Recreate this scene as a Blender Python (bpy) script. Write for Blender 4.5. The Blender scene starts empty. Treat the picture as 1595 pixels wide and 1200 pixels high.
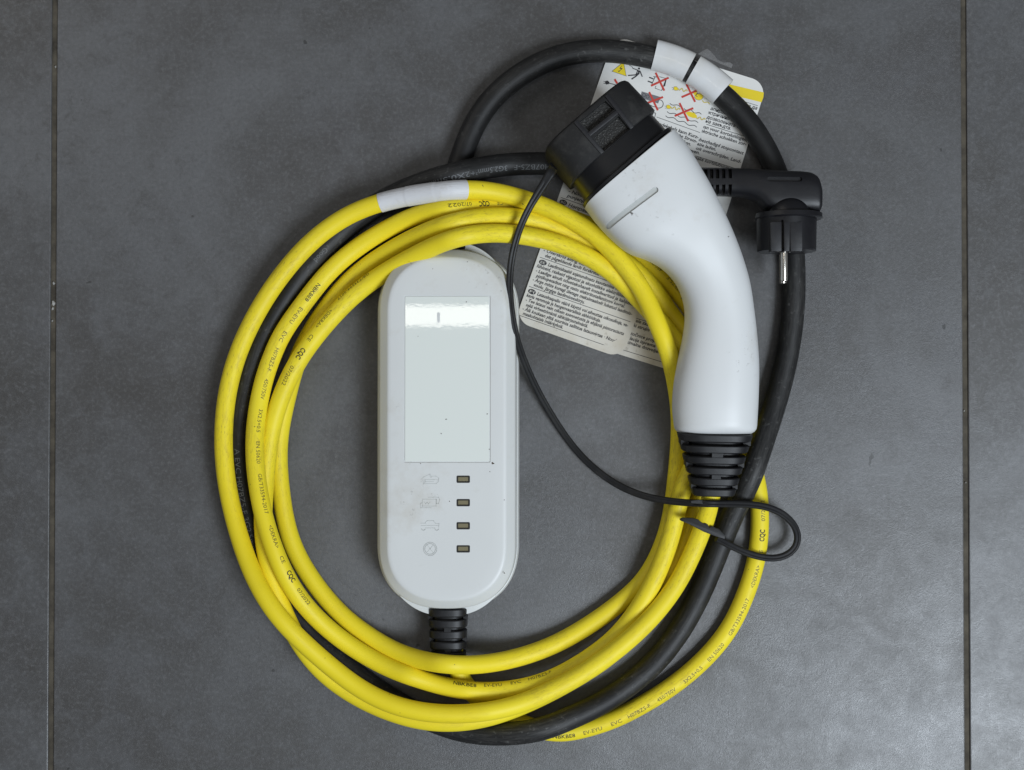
import bpy, bmesh, math
import numpy as np
from mathutils import Vector, Matrix
R = math.radians
sc = bpy.context.scene
col = sc.collection

# ------------------------------------------------------------------ camera
LENS = 55.0
FPX = 1595 * LENS / 36.0            # focal length in photograph pixels
MMPX = 0.4216                       # millimetres of floor per photograph pixel (60 cm tiles)
TILT = R(1.07)
DIST = FPX * MMPX * 0.001
cam_d = bpy.data.cameras.new('camera'); cam = bpy.data.objects.new('camera', cam_d); col.objects.link(cam)
cam_d.sensor_width = 36; cam_d.lens = LENS; cam_d.clip_start = 0.02; cam_d.clip_end = 50
cam.location = (0, -math.sin(TILT) * DIST, math.cos(TILT) * DIST)
cam.rotation_euler = (TILT, 0, 0)
sc.camera = cam
CL = np.array(cam.location); CR = np.array(Matrix.Rotation(TILT, 3, 'X'))

def P(px, py, z_mm=0.0):
    """place (metres) of the point at height z_mm that stands at a measured spot of the photograph"""
    px = np.asarray(px, float); py = np.asarray(py, float); z = np.asarray(z_mm, float) * 0.001
    px, py, z = np.broadcast_arrays(px, py, z)
    d = np.stack([(px - 797.5) / FPX, -(py - 600) / FPX, -np.ones_like(px)], -1) @ CR.T
    t = (z - CL[2]) / d[..., 2]
    return CL + d * t[..., None]

# ------------------------------------------------------------------ light
sc.view_settings.view_transform = 'Standard'; sc.view_settings.look = 'None'
sc.view_settings.exposure = 0.33; sc.view_settings.gamma = 1.0
sc.view_settings.use_curve_mapping = False
world = bpy.data.worlds.new('World'); sc.world = world; world.use_nodes = True
bg = world.node_tree.nodes['Background']
bg.inputs[0].default_value = (0.93, 0.97, 1.0, 1); bg.inputs[1].default_value = 0.13

def area(name, loc, target, sx, sy, power, color):
    d = bpy.data.lights.new(name, 'AREA'); d.shape = 'RECTANGLE'; d.size = sx; d.size_y = sy
    d.energy = power; d.color = color
    o = bpy.data.objects.new(name, d); col.objects.link(o); o.location = loc
    o.rotation_euler = (Vector(target) - Vector(loc)).to_track_quat('-Z', 'Y').to_euler()
    return o
area('window_light', (1.25, -1.05, 2.3), (0.1, -0.1, 0), 1.0, 1.0, 58, (0.83, 0.915, 1.0))
area('side_window_light', (-1.7, 1.5, 1.9), (0, 0, 0), 1.3, 1.2, 8, (1.0, 0.95, 0.88))
_a, _b = P(697, 476, 38.0), P(697, 508, 38.0)      # the ceiling tube mirrors in the sticker between these
_h = 2.4
def _up(p): d = p - CL; return p + d * np.array([1, 1, -1]) * (_h - p[2]) / -d[2]
_ya, _yb = _up(_a)[1], _up(_b)[1]
area('ceiling_tube_light', (-0.15, (_ya + _yb) / 2, _h), (-0.15, (_ya + _yb) / 2 + 1e-4, 0), 1.5, abs(_ya - _yb), 1.25, (1.0, 0.96, 0.88))

# ------------------------------------------------------------------ materials
def mat(name):
    m = bpy.data.materials.new(name); m.use_nodes = True
    nt = m.node_tree; b = nt.nodes['Principled BSDF']
    return m, nt, b
def N(nt, t, **kw):
    n = nt.nodes.new(t)
    for k, v in kw.items():
        if k in n.inputs: n.inputs[k].default_value = v
        else: setattr(n, k, v)
    return n
def noise(nt, vec, scale, detail=4, rough=0.55, dist=0.0):
    n = N(nt, 'ShaderNodeTexNoise'); n.inputs['Scale'].default_value = scale
    n.inputs['Detail'].default_value = detail; n.inputs['Roughness'].default_value = rough
    n.inputs['Distortion'].default_value = dist
    nt.links.new(vec, n.inputs['Vector']); return n.outputs['Fac']
def ramp(nt, fac, stops, interp='LINEAR'):
    r = N(nt, 'ShaderNodeValToRGB'); nt.links.new(fac, r.inputs[0]); r.color_ramp.interpolation = interp
    e = r.color_ramp.elements
    while len(e) < len(stops): e.new(0.5)
    for i, (p, c) in enumerate(stops):
        e[i].position = p; e[i].color = (c, c, c, 1) if isinstance(c, (int, float)) else (*c, 1)
    return r.outputs[0]
def mix(nt, fac, a, b, mode='MIX'):
    n = N(nt, 'ShaderNodeMix', data_type='RGBA', blend_type=mode)
    for sock, v in ((n.inputs[0], fac), (n.inputs[6], a), (n.inputs[7], b)):
        if isinstance(v, bpy.types.NodeSocket): nt.links.new(v, sock)
        elif isinstance(v, (int, float)): sock.default_value = v
        else: sock.default_value = (*v, 1)
    return n.outputs[2]
def mult(nt, a, k):
    n = N(nt, 'ShaderNodeMath', operation='MULTIPLY'); nt.links.new(a, n.inputs[0])
    if isinstance(k, (int, float)): n.inputs[1].default_value = k
    else: nt.links.new(k, n.inputs[1])
    return n.outputs[0]
def bump(nt, b, h, strength, dist):
    n = N(nt, 'ShaderNodeBump'); n.inputs['Strength'].default_value = strength; n.inputs['Distance'].default_value = dist
    nt.links.new(h, n.inputs['Height']); nt.links.new(n.outputs[0], b.inputs['Normal'])
def objco(nt): return N(nt, 'ShaderNodeNewGeometry').outputs['Position']
def uvco(nt, sx=1, sy=1):
    t = N(nt, 'ShaderNodeTexCoord').outputs['UV']; m = N(nt, 'ShaderNodeMapping')
    m.inputs['Scale'].default_value = (sx, sy, 1); nt.links.new(t, m.inputs[0]); return m.outputs[0]

def plain(name, c, rough=0.5, metal=0.0, spec=0.5):
    m, nt, b = mat(name); b.inputs['Base Color'].default_value = (*c, 1); b.inputs['Roughness'].default_value = rough
    b.inputs['Metallic'].default_value = metal; b.inputs['Specular IOR Level'].default_value = spec
    return m, nt, b

def make_tile():
    m, nt, b = mat('stone_tile'); v = objco(nt)
    oi = N(nt, 'ShaderNodeObjectInfo'); ad = N(nt, 'ShaderNodeVectorMath', operation='ADD')
    sh = N(nt, 'ShaderNodeVectorMath', operation='SCALE'); sh.inputs['Scale'].default_value = 7.0
    cmb = N(nt, 'ShaderNodeCombineXYZ'); nt.links.new(oi.outputs['Random'], cmb.inputs[0]); nt.links.new(oi.outputs['Random'], cmb.inputs[2])
    nt.links.new(cmb.outputs[0], sh.inputs[0]); nt.links.new(v, ad.inputs[0]); nt.links.new(sh.outputs[0], ad.inputs[1])
    v = ad.outputs[0]
    big = noise(nt, v, 5.5, 5, 0.6, 0.6); mid = noise(nt, v, 26, 6, 0.65, 0.8); fine = noise(nt, v, 420, 4, 0.7)
    c = ramp(nt, big, [(0.36, (0.052, 0.049, 0.047)), (0.50, (0.071, 0.070, 0.071)), (0.64, (0.100, 0.101, 0.105))])
    c = mix(nt, ramp(nt, mid, [(0.48, 0.0), (0.74, 0.60)]), c, (0.108, 0.110, 0.117))
    m2 = noise(nt, v, 85, 7, 0.72, 0.5)
    c = mix(nt, ramp(nt, m2, [(0.50, 0.0), (0.72, 0.55)]), c, (0.118, 0.120, 0.126))
    c = mix(nt, ramp(nt, m2, [(0.30, 0.5), (0.46, 0.0)]), c, (0.042, 0.040, 0.039))
    c = mix(nt, ramp(nt, fine, [(0.50, 0.0), (0.70, 0.42)]), c, (0.15, 0.15, 0.155))
    c = mix(nt, ramp(nt, fine, [(0.28, 0.40), (0.46, 0.0)]), c, (0.045, 0.044, 0.044))
    sp = noise(nt, v, 95, 2, 0.5)
    c = mix(nt, ramp(nt, sp, [(0.765, 0.0), (0.78, 0.7)]), c, (0.02, 0.02, 0.02))
    nt.links.new(c, b.inputs['Base Color'])
    rr = ramp(nt, mix(nt, 0.45, mid, m2), [(0.36, 0.43), (0.62, 0.29)]); nt.links.new(rr, b.inputs['Roughness'])
    b.inputs['Specular IOR Level'].default_value = 0.7
    h = mix(nt, 0.65, fine, noise(nt, v, 1500, 3, 0.7)); bump(nt, b, h, 0.5, 0.0004)
    return m
M = {}
M['tile'] = make_tile()
m, nt, b = plain('grout', (0.05, 0.042, 0.032), 0.9)
v = objco(nt); f = noise(nt, v, 60, 5, 0.7); g2 = noise(nt, v, 13, 3, 0.5)
c = ramp(nt, f, [(0.3, (0.028, 0.023, 0.017)), (0.7, (0.105, 0.090, 0.066))])
nt.links.new(mix(nt, ramp(nt, g2, [(0.66, 0.0), (0.72, 0.8)]), c, (0.22, 0.21, 0.19)), b.inputs['Base Color']); M['grout'] = m

def make_yellow():
    m, nt, b = mat('yellow_sheath'); v = objco(nt); uv = uvco(nt, 45, 170); uvf = uvco(nt, 140, 420)
    c0 = ramp(nt, noise(nt, v, 16, 3), [(0.3, (0.79, 0.625, 0.016)), (0.7, (0.86, 0.705, 0.026))])
    patch = ramp(nt, noise(nt, v, 13, 3, 0.6), [(0.47, 0.0), (0.64, 1.0)])
    streak = ramp(nt, noise(nt, uv, 2.2, 6, 0.7, 0.4), [(0.47, 0.0), (0.78, 0.62)])
    c = mix(nt, mult(nt, patch, streak), c0, (0.33, 0.21, 0.045))
    c = mix(nt, mult(nt, ramp(nt, noise(nt, uvf, 2.0, 5, 0.7), [(0.55, 0.0), (0.72, 0.6)]), patch), c, (0.14, 0.09, 0.03))
    sp = noise(nt, v, 240, 2, 0.5)
    c = mix(nt, ramp(nt, sp, [(0.765, 0.0), (0.79, 0.8)]), c, (0.10, 0.07, 0.03))
    nt.links.new(c, b.inputs['Base Color'])
    b.inputs['Roughness'].default_value = 0.52; b.inputs['Specular IOR Level'].default_value = 0.35
    bump(nt, b, noise(nt, uv, 5, 4, 0.6), 0.04, 0.0003)
    return m
M['yellow'] = make_yellow()
def make_black_cable():
    m, nt, b = mat('black_rubber_sheath'); v = objco(nt); uv = uvco(nt, 30, 300)
    patch = ramp(nt, noise(nt, v, 16, 4, 0.6), [(0.40, 0.0), (0.64, 1.0)])
    st = ramp(nt, noise(nt, uv, 3, 6, 0.75, 0.4), [(0.40, 0.05), (0.75, 0.9)])
    c = mix(nt, mult(nt, patch, st), (0.0065, 0.0065, 0.007), (0.065, 0.063, 0.059))
    fine = noise(nt, v, 330, 3, 0.6)
    c = mix(nt, mult(nt, ramp(nt, fine, [(0.60, 0.0), (0.72, 0.6)]), patch), c, (0.13, 0.13, 0.125))
    nt.links.new(c, b.inputs['Base Color']); b.inputs['Roughness'].default_value = 0.55
    b.inputs['Specular IOR Level'].default_value = 0.4
    bump(nt, b, noise(nt, uv, 5, 4, 0.6), 0.25, 0.0004)
    return m
M['black'] = make_black_cable()
def make_white(name, base, rough, dirt):
    m, nt, b = mat(name); v = objco(nt)
    c = ramp(nt, noise(nt, v, 9, 3), [(0.3, tuple(x * 0.95 for x in base)), (0.7, base)])
    c = mix(nt, ramp(nt, noise(nt, v, 21, 5, 0.7), [(0.55, 0.0), (0.80, dirt)]), c, (0.42, 0.37, 0.29))
    sp = noise(nt, v, 130, 2, 0.5)
    c = mix(nt, ramp(nt, sp, [(0.785, 0.0), (0.80, 0.9)]), c, (0.06, 0.05, 0.04))
    sc1 = noise(nt, v, 300, 3, 0.6); msk = noise(nt, v, 24, 2)
    c = mix(nt, mult(nt, ramp(nt, sc1, [(0.62, 0.0), (0.68, 0.35)]), ramp(nt, msk, [(0.58, 0.0), (0.66, 1.0)])), c, (0.25, 0.24, 0.22))
    nt.links.new(c, b.inputs['Base Color']); b.inputs['Roughness'].default_value = rough
    b.inputs['Specular IOR Level'].default_value = 0.4
    bump(nt, b, noise(nt, v, 1400, 2, 0.5), 0.10, 0.0002)
    return m
M['white_shell'] = make_white('white_handle_plastic', (0.665, 0.675, 0.675), 0.42, 0.42)
M['white_box'] = make_white('white_box_plastic', (0.645, 0.655, 0.645), 0.40, 0.45)
M['slot'] = make_white('slot_plastic', (0.50, 0.515, 0.50), 0.5, 0.5)
def make_rubber(name, c, rough, grain, dust=0.3):
    m, nt, b = mat(name); v = objco(nt)
    d = ramp(nt, noise(nt, v, 40, 6, 0.7), [(0.50, 0.0), (0.80, dust)])
    cc = mix(nt, d, c, (0.085, 0.083, 0.078)); nt.links.new(cc, b.inputs['Base Color'])
    b.inputs['Roughness'].default_value = rough; b.inputs['Specular IOR Level'].default_value = 0.4
    bump(nt, b, noise(nt, v, 800, 3, 0.6), grain, 0.0004)
    return m
M['cap'] = make_rubber('cap_rubber', (0.0105, 0.0105, 0.011), 0.60, 0.3, 0.55)
M['rib'] = make_rubber('lit_rib_rubber', (0.013, 0.013, 0.0155), 0.45, 0.15, 0.3)  # bluish lift over the cap colour paints in the light the ribs catch
M['collar'] = make_rubber('collar_plastic', (0.004, 0.004, 0.005), 0.36, 0.06, 0.05)
M['relief'] = make_rubber('relief_rubber', (0.007, 0.007, 0.0085), 0.48, 0.10, 0.2)
M['plug'] = make_rubber('plug_rubber', (0.0055, 0.0055, 0.0075), 0.42, 0.10, 0.12)
M['tether'] = make_rubber('tether_rubber', (0.009, 0.009, 0.010), 0.5, 0.15, 0.25)
m, nt, b = plain('grainy_pad', (0.018, 0.017, 0.015), 0.6); v = objco(nt); f = noise(nt, v, 900, 2, 0.6)
nt.links.new(ramp(nt, f, [(0.60, (0.016, 0.015, 0.0135)), (0.72, (0.17, 0.165, 0.15))]), b.inputs['Base Color'])
bump(nt, b, f, 1.0, 0.0008); M['pad'] = m
m, nt, b = plain('sticker_film', (0.72, 0.75, 0.71), 0.02, 0, 0.6); v = objco(nt)
bump(nt, b, noise(nt, v, 520, 2, 0.5), 0.010, 0.0004)
sp = noise(nt, v, 120, 2); nt.links.new(mix(nt, ramp(nt, sp, [(0.78, 0.0), (0.79, 0.9)]), (0.72, 0.75, 0.71), (0.06, 0.05, 0.04)), b.inputs['Base Color'])
M['sticker'] = m
M['speck'] = plain('dirt', (0.055, 0.035, 0.02), 0.8)[0]
M['crumb'] = plain('white_mortar', (0.34, 0.33, 0.31), 0.9)[0]
M['sticker_edge'] = make_white('sticker_recess', (0.50, 0.51, 0.49), 0.6, 0.9)
M['lens_frame'] = plain('indicator_frame', (0.015, 0.014, 0.012), 0.35)[0]
m, nt, b = plain('indicator_lens', (0.20, 0.175, 0.105), 0.22); M['lens'] = m
M['steel'] = plain('nickel_pin', (0.72, 0.68, 0.62), 0.22, 1.0)[0]
M['ink'] = plain('black_ink', (0.022, 0.022, 0.026), 0.6)[0]
M['cable_ink'] = plain('cable_ink', (0.115, 0.085, 0.018), 0.6)[0]
M['bold_ink'] = plain('bold_cable_ink', (0.03, 0.024, 0.01), 0.6)[0]
M['grey_ink'] = plain('grey_cable_ink', (0.105, 0.11, 0.115), 0.6)[0]
M['red_ink'] = plain('red_ink', (0.52, 0.045, 0.03), 0.5)[0]
M['yellow_ink'] = plain('yellow_ink', (0.78, 0.60, 0.02), 0.45)[0]
M['pict_grey'] = plain('grey_ink', (0.16, 0.16, 0.17), 0.5)[0]
def make_paper():
    m, nt, b = mat('laminated_paper'); v = objco(nt)
    # grubby handling dirt gathers towards the loose lower end of the tags
    sep = N(nt, 'ShaderNodeSeparateXYZ'); nt.links.new(v, sep.inputs[0])
    mr = N(nt, 'ShaderNodeMapRange'); nt.links.new(sep.outputs[1], mr.inputs[0])
    mr.inputs[1].default_value = 0.11; mr.inputs[2].default_value = 0.02; mr.inputs[3].default_value = 0.0; mr.inputs[4].default_value = 1.0
    c = mix(nt, mult(nt, ramp(nt, noise(nt, v, 30, 6, 0.7), [(0.30, 0.30), (0.70, 0.85)]), mr.outputs[0]), (0.71, 0.705, 0.68), (0.47, 0.405, 0.295))
    c = mix(nt, mult(nt, ramp(nt, noise(nt, v, 190, 5, 0.7), [(0.60, 0.0), (0.74, 0.6)]), mr.outputs[0]), c, (0.25, 0.20, 0.13))
    nt.links.new(c, b.inputs['Base Color']); b.inputs['Roughness'].default_value = 0.38
    bump(nt, b, noise(nt, v, 60, 4), 0.2, 0.0008)
    return m
M['paper'] = make_paper()
m, nt, b = plain('glossy_white_film', (0.69, 0.70, 0.71), 0.16); v = objco(nt); bump(nt, b, noise(nt, v, 45, 3), 0.35, 0.001)
nt.links.new(ramp(nt, noise(nt, v, 30, 4), [(0.3, (0.62, 0.61, 0.58)), (0.6, (0.70, 0.71, 0.72))]), b.inputs['Base Color']); M['film_white'] = m
m, nt, b = plain('white_label_vinyl', (0.66, 0.66, 0.68), 0.5); v = objco(nt)
uv = uvco(nt, 60, 500); bump(nt, b, noise(nt, uv, 2, 5, 0.6), 0.5, 0.0006)
nt.links.new(mix(nt, ramp(nt, noise(nt, v, 70, 5, 0.7), [(0.55, 0.0), (0.8, 0.5)]), (0.64, 0.645, 0.67), (0.36, 0.32, 0.27)), b.inputs['Base Color']); M['label'] = m
m, nt, b = plain('clear_film', (0.9, 0.9, 0.9), 0.1); b.inputs['Transmission Weight'].default_value = 0.0
b.inputs['Alpha'].default_value = 0.06; M['clear'] = m

# ------------------------------------------------------------------ mesh helpers (all coordinates metres, world)
def link(name, me, material, parent=None, smooth=True, angle=38):
    if not isinstance(material, (list, tuple)): material = [material]
    for mm in material: me.materials.append(M[mm] if isinstance(mm, str) else mm)
    if smooth:
        me.shade_smooth(); me.set_sharp_from_angle(angle=R(angle))
    o = bpy.data.objects.new(name, me); col.objects.link(o)
    if parent is not None:
        o.parent = parent; o.matrix_parent_inverse = ROOTINV.get(parent.name, Matrix.Identity(4))
    return o
ROOTINV = {}
def empty(name, loc, label, cat, group=None):
    o = bpy.data.objects.new(name, None); col.objects.link(o); o.location = loc; o.empty_display_size = 0.02
    o['label'] = label; o['category'] = cat
    if group: o['group'] = group
    ROOTINV[o.name] = Matrix.Translation(-Vector(loc))
    return o
class MB:
    def __init__(s): s.v = []; s.f = []; s.mi = []
    def add(s, verts, faces, mi=0):
        k = len(s.v); s.v.extend([tuple(map(float, p)) for p in verts]); s.f.extend([tuple(i + k for i in f) for f in faces]); s.mi.extend([mi] * len(faces))
    def mesh(s, name='mesh'):
        me = bpy.data.meshes.new(name); me.from_pydata(s.v, [], s.f); me.polygons.foreach_set('material_index', s.mi); me.update()
        bm = bmesh.new(); bm.from_mesh(me); bmesh.ops.recalc_face_normals(bm, faces=bm.faces); bm.to_mesh(me); bm.free(); return me
def loft_faces(nr, nc):
    f = []
    for i in range(nr - 1):
        for j in range(nc):
            a = i * nc + j; b_ = i * nc + (j + 1) % nc
            f.append((a, b_, b_ + nc, a + nc))
    f.append(tuple(range(nc - 1, -1, -1))); f.append(tuple(range((nr - 1) * nc, nr * nc)))
    return f
def superring(c, lat, up, hw, hh, n=2.0, nc=56):
    t = np.linspace(0, 2 * np.pi, nc, endpoint=False); ct, st = np.cos(t), np.sin(t)
    x = np.sign(ct) * np.abs(ct) ** (2 / n) * hw; y = np.sign(st) * np.abs(st) ** (2 / n) * hh
    return np.asarray(c) + x[:, None] * np.asarray(lat) + y[:, None] * np.asarray(up)
def loft(rings, mb=None, mi=0):
    mb = mb or MB(); nc = len(rings[0]); mb.add(np.concatenate(rings), loft_faces(len(rings), nc), mi); return mb
def catmull(pts, n):
    """interpolate rows of pts (any columns) to n samples by arc length of the first two columns, smooth"""
    pts = np.asarray(pts, float); k = len(pts)
    d = np.sqrt(np.linalg.norm(np.diff(pts[:, :2], axis=0), axis=1)); t = np.concatenate([[0], np.cumsum(d)])
    ext = np.vstack([2 * pts[0] - pts[1], pts, 2 * pts[-1] - pts[-2]]); te = np.concatenate([[-d[0]], t, [t[-1] + d[-1]]])
    out = []
    for u in np.linspace(0, t[-1], n):
        i = min(max(np.searchsorted(te, u, side='right') - 1, 1), k - 1)
        p0, p1, p2, p3 = ext[i - 1:i + 3]; t0, t1, t2, t3 = te[i - 1:i + 3]
        A1 = (t1 - u) / (t1 - t0) * p0 + (u - t0) / (t1 - t0) * p1; A2 = (t2 - u) / (t2 - t1) * p1 + (u - t1) / (t2 - t1) * p2
        A3 = (t3 - u) / (t3 - t2) * p2 + (u - t2) / (t3 - t2) * p3
        B1 = (t2 - u) / (t2 - t0) * A1 + (u - t0) / (t2 - t0) * A2; B2 = (t3 - u) / (t3 - t1) * A2 + (u - t1) / (t3 - t1) * A3
        out.append((t2 - u) / (t2 - t1) * B1 + (u - t1) / (t2 - t1) * B2)
    return np.array(out)
def box_pts(c, ax, ay, az, hx, hy, hz):
    c, ax, ay, az = map(np.asarray, (c, ax, ay, az))
    return [c + sx * hx * ax + sy * hy * ay + sz * hz * az for sz in (-1, 1) for sx, sy in ((-1, -1), (1, -1), (1, 1), (-1, 1))]
BOXF = [(3, 2, 1, 0), (4, 5, 6, 7), (0, 1, 5, 4), (1, 2, 6, 5), (2, 3, 7, 6), (3, 0, 4, 7)]
def bevel_mesh(me, w, seg=2, ang=35):
    bm = bmesh.new(); bm.from_mesh(me)
    e = [x for x in bm.edges if x.is_manifold and x.calc_face_angle(0) > R(ang)]
    bmesh.ops.bevel(bm, geom=e, offset=w, segments=seg, affect='EDGES', profile=0.6, clamp_overlap=True); bm.to_mesh(me); bm.free(); return me
def cut(me, cutter, solver='EXACT'):
    a = bpy.data.objects.new('a', me); b_ = bpy.data.objects.new('b', cutter); col.objects.link(a); col.objects.link(b_)
    md = a.modifiers.new('m', 'BOOLEAN'); md.operation = 'DIFFERENCE'; md.object = b_; md.solver = solver
    dg = bpy.context.evaluated_depsgraph_get(); out = bpy.data.meshes.new_from_object(a.evaluated_get(dg))
    bpy.data.objects.remove(a); bpy.data.objects.remove(b_); bpy.data.meshes.remove(cutter); return out
def capsule_prism(p0, p1, w, z0, z1, seg=8):
    """stadium outline between two floor points, as a prism from z0 to z1"""
    p0, p1 = np.asarray(p0)[:2], np.asarray(p1)[:2]; d = (p1 - p0) / np.linalg.norm(p1 - p0); n = np.array([-d[1], d[0]])
    pts = [p1 + w * (math.cos(t) * d + math.sin(t) * n) for t in np.linspace(-np.pi / 2, np.pi / 2, seg)] + [p0 + w * (math.cos(t) * d + math.sin(t) * n) for t in np.linspace(np.pi / 2, 1.5 * np.pi, seg)]
    return prism(pts, z0, z1)
def prism(pts, z0, z1, mb=None, mi=0):
    k = len(pts); mb = mb or MB(); v = [(p[0], p[1], z0) for p in pts] + [(p[0], p[1], z1) for p in pts]
    f = [tuple(range(k - 1, -1, -1)), tuple(range(k, 2 * k))] + [(i, (i + 1) % k, (i + 1) % k + k, i + k) for i in range(k)]
    mb.add(v, f, mi); return mb

# ------------------------------------------------------------------ floor
def nr(name, me, material, parent=None): return link(name, me, material, parent, smooth=False)
mb = MB(); prism([(-1.9, -1.9), (1.9, -1.9), (1.9, 1.9), (-1.9, 1.9)], -0.03, -0.0013, mb)
floor = nr('floor', mb.mesh('grout_bed'), 'grout'); floor['kind'] = 'structure'
floor['label'] = 'dark grey stone tile floor with brown grout joints'
xl_t, xl_b = P(86, 0)[0], P(78, 1200)[0]; xr_t, xr_b = P(1499, 0)[0], P(1509, 1200)[0]
XL = (xl_t + xl_b) / 2; XR = (xr_t + xr_b) / 2; TW = XR - XL; GAP = 0.0036
mb = MB(); h = (TW - GAP) / 2
prism([(-h, -h), (h, -h), (h, h), (-h, h)], -0.012, 0.0, mb); tme = bevel_mesh(mb.mesh('tile'), 0.0007, 2)
for i in (-2, -1, 0, 1, 2):
    for j in (-2, -1, 0, 1, 2):
        t = nr('tile', tme if (i, j) == (-2, -2) else tme, 'tile', floor) if (i, j) == (-2, -2) else None
        if t is None:
            t = bpy.data.objects.new('tile', tme); col.objects.link(t); t.parent = floor
        t.location = ((XL + XR) / 2 + i * TW, 0.012 + j * TW, 0)

for x, y, r_ in ((82.5, 472, 2.6), (81.5, 481, 1.7), (83, 441, 1.6), (86, 104, 1.2), (81, 500, 1.1), (1502, 640, 1.2), (1504.5, 752, 1.1)):
    cx, cy, _ = P(x, y, 0); f_ = r_ * MMPX * .001; cr = MB()
    rg = [np.array([(cx + f_ * s_ * (1 + .35 * math.sin(2.7 * i_ + x)) * math.cos(i_ * .7854), cy + 1.5 * f_ * s_ * (1 + .3 * math.cos(1.9 * i_ + y)) * math.sin(i_ * .7854), z_) for i_ in range(8)]) for s_, z_ in ((1.0, -.0015), (.9, -.0004), (.45, .0001))]
    link('mortar_crumb', loft(rg, cr).mesh('crumb'), 'crumb', floor)

# ------------------------------------------------------------------ cables: traced courses, then settled in height
RY, RB, RT = 6.0, 7.5, 2.1          # radii, mm
# x, y in the photograph, order of lying (higher lies on top)
yel = [(706,1008,0),(707,1030,0),(714,1052,0),(730,1078,0),(760,1100,0),(800,1122,0),(840,1138,0),(874,1144,0),(907,1136,0),(952,1123,0),(997,1100,0),(1042,1073,0),(1087,1037,0),(1121,1001,0),(1140,974,0),(1160,930,0),(1175,887,0),(1182,850,0),(1184,795,0),(1181,758,0),(1172,725,0),(1161,685,0),(1150,645,0),(1136,600,0),(1115,550,0),(1092,505,0),(1072,473,0),(1054,452,0),(1020,415,.5),(990,392,.7),(958,372,.7),(912,349,.7),(880,337,.7),(850,328,.7),(812,322,.7),(768,321,.7),(733,323,.7),(690,326,.7),(659,331,.8),(610,353,1.8),(561,382,2),(512,423,2),(490,450,2),(460,490,2),(437,523,2.5),(423,557,3),(411,590,3),(403,628,3),(397,670,3),(397,720,3),(402,762,3),(410,803,3),(422,843,3),(444,897,3),(474,943,3),(513,982,3),(557,1014,3),(610,1043,3),(660,1060,3),(710,1074,3),(760,1078,3),(811,1073,3),(861,1058,3),(911,1030,3),(960,993,3),(997,945,3),(1019,905,3),(1041,850,3),(1052,810,3),(1059,770,3),(1071,742,3),(1088,710,2),(1096,670,1.5),(1096,620,1.5),(1082,575,1.5),(1055,535,1.5),(1020,492,2),(998,470,2.5),(975,443,3),(950,421,3),(922,403,3),(891,387,3),(860,376,3),(838,371,3),(785,363,3),(735,365,3),(690,377,3),(643,400,3),(594,428,3),(561,451,3),(530,480,3),(503,510,3),(472,550,3),(453,582,2.5),(438,618,2),(430,640,1.7),(422,670,1.5),(416,715,1.5),(412,762,1.5),(409,803,1.5),(412,850,1.5),(420,890,1.5),(431,926,1.5),(448,968,1.5),(470,1008,1.5),(505,1050,1.5),(560,1088,1.5),(612,1111,1.5),(662,1124,1.5),(709,1126,1.5),(757,1119,1.5),(805,1103,1.5),(855,1080,1.5),(905,1052,1.5),(955,1018,1.5),(1000,970,1.5),(1036,905,1.5),(1066,850,1.5),(1080,800,1.5),(1090,765,1.5),(1112,720,1),(1122,670,1),(1124,620,1),(1112,575,1),(1080,530,1),(1047,497,1),(1033,470,1),(1010,440,1),(980,412,1),(935,385,1),(895,366,1),(855,350,1),(838,343,1),(785,337,1),(733,341,1),(690,351,1),(643,371,1),(594,399,1),(545,436,.9),(510,478,.8),(485,515,.8),(467,550,.8),(455,585,.8),(447,620,.8),(438,657,.8),(433,703,.8),(435,745,.8),(438,770,.8),(444,811,.8),(457,854,.8),(479,893,.8),(509,934,.8),(546,971,.8),(578,993,.8),(610,1013,.8),(660,1030,.8),(720,1037,.8),(786,1030,.8),(861,1006,.8),(930,966,.8),(965,940,.8),(1004,905,.8),(1033,850,.8),(1046,805,.8),(1052,760,.8),(1057,712,.8),(1060,660,3),(1058,629,3.5),(1050,579,5),(1039,540,5),(1022,500,5),(1003,455,5),(980,422,5),(951,388,5),(921,361,5),(892,343,5),(866,329,5),(838,318,5),(812,309,5),(768,298,4.5),(722,295,4),(660,302,4),(594,315,4),(537,338,4),(480,381,4),(430,440,4),(403,482,4),(380,527,4),(363,573,4),(352,623,4),(348,670,4),(348,703,4),(353,753,4),(363,801,4),(377,850,4),(398,904,4),(431,958,4),(470,999,4),(513,1037,4),(560,1073,4),(610,1098,4),(660,1110,4),(710,1113,4),(760,1109,4.5),(811,1097,5),(861,1075,5),(911,1048,5),(960,1013,5),(1000,978,5),(1030,945,5),(1058,905,5),(1084,850,5),(1098,815,5),(1107,780,5),(1111,752,5)]
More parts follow.
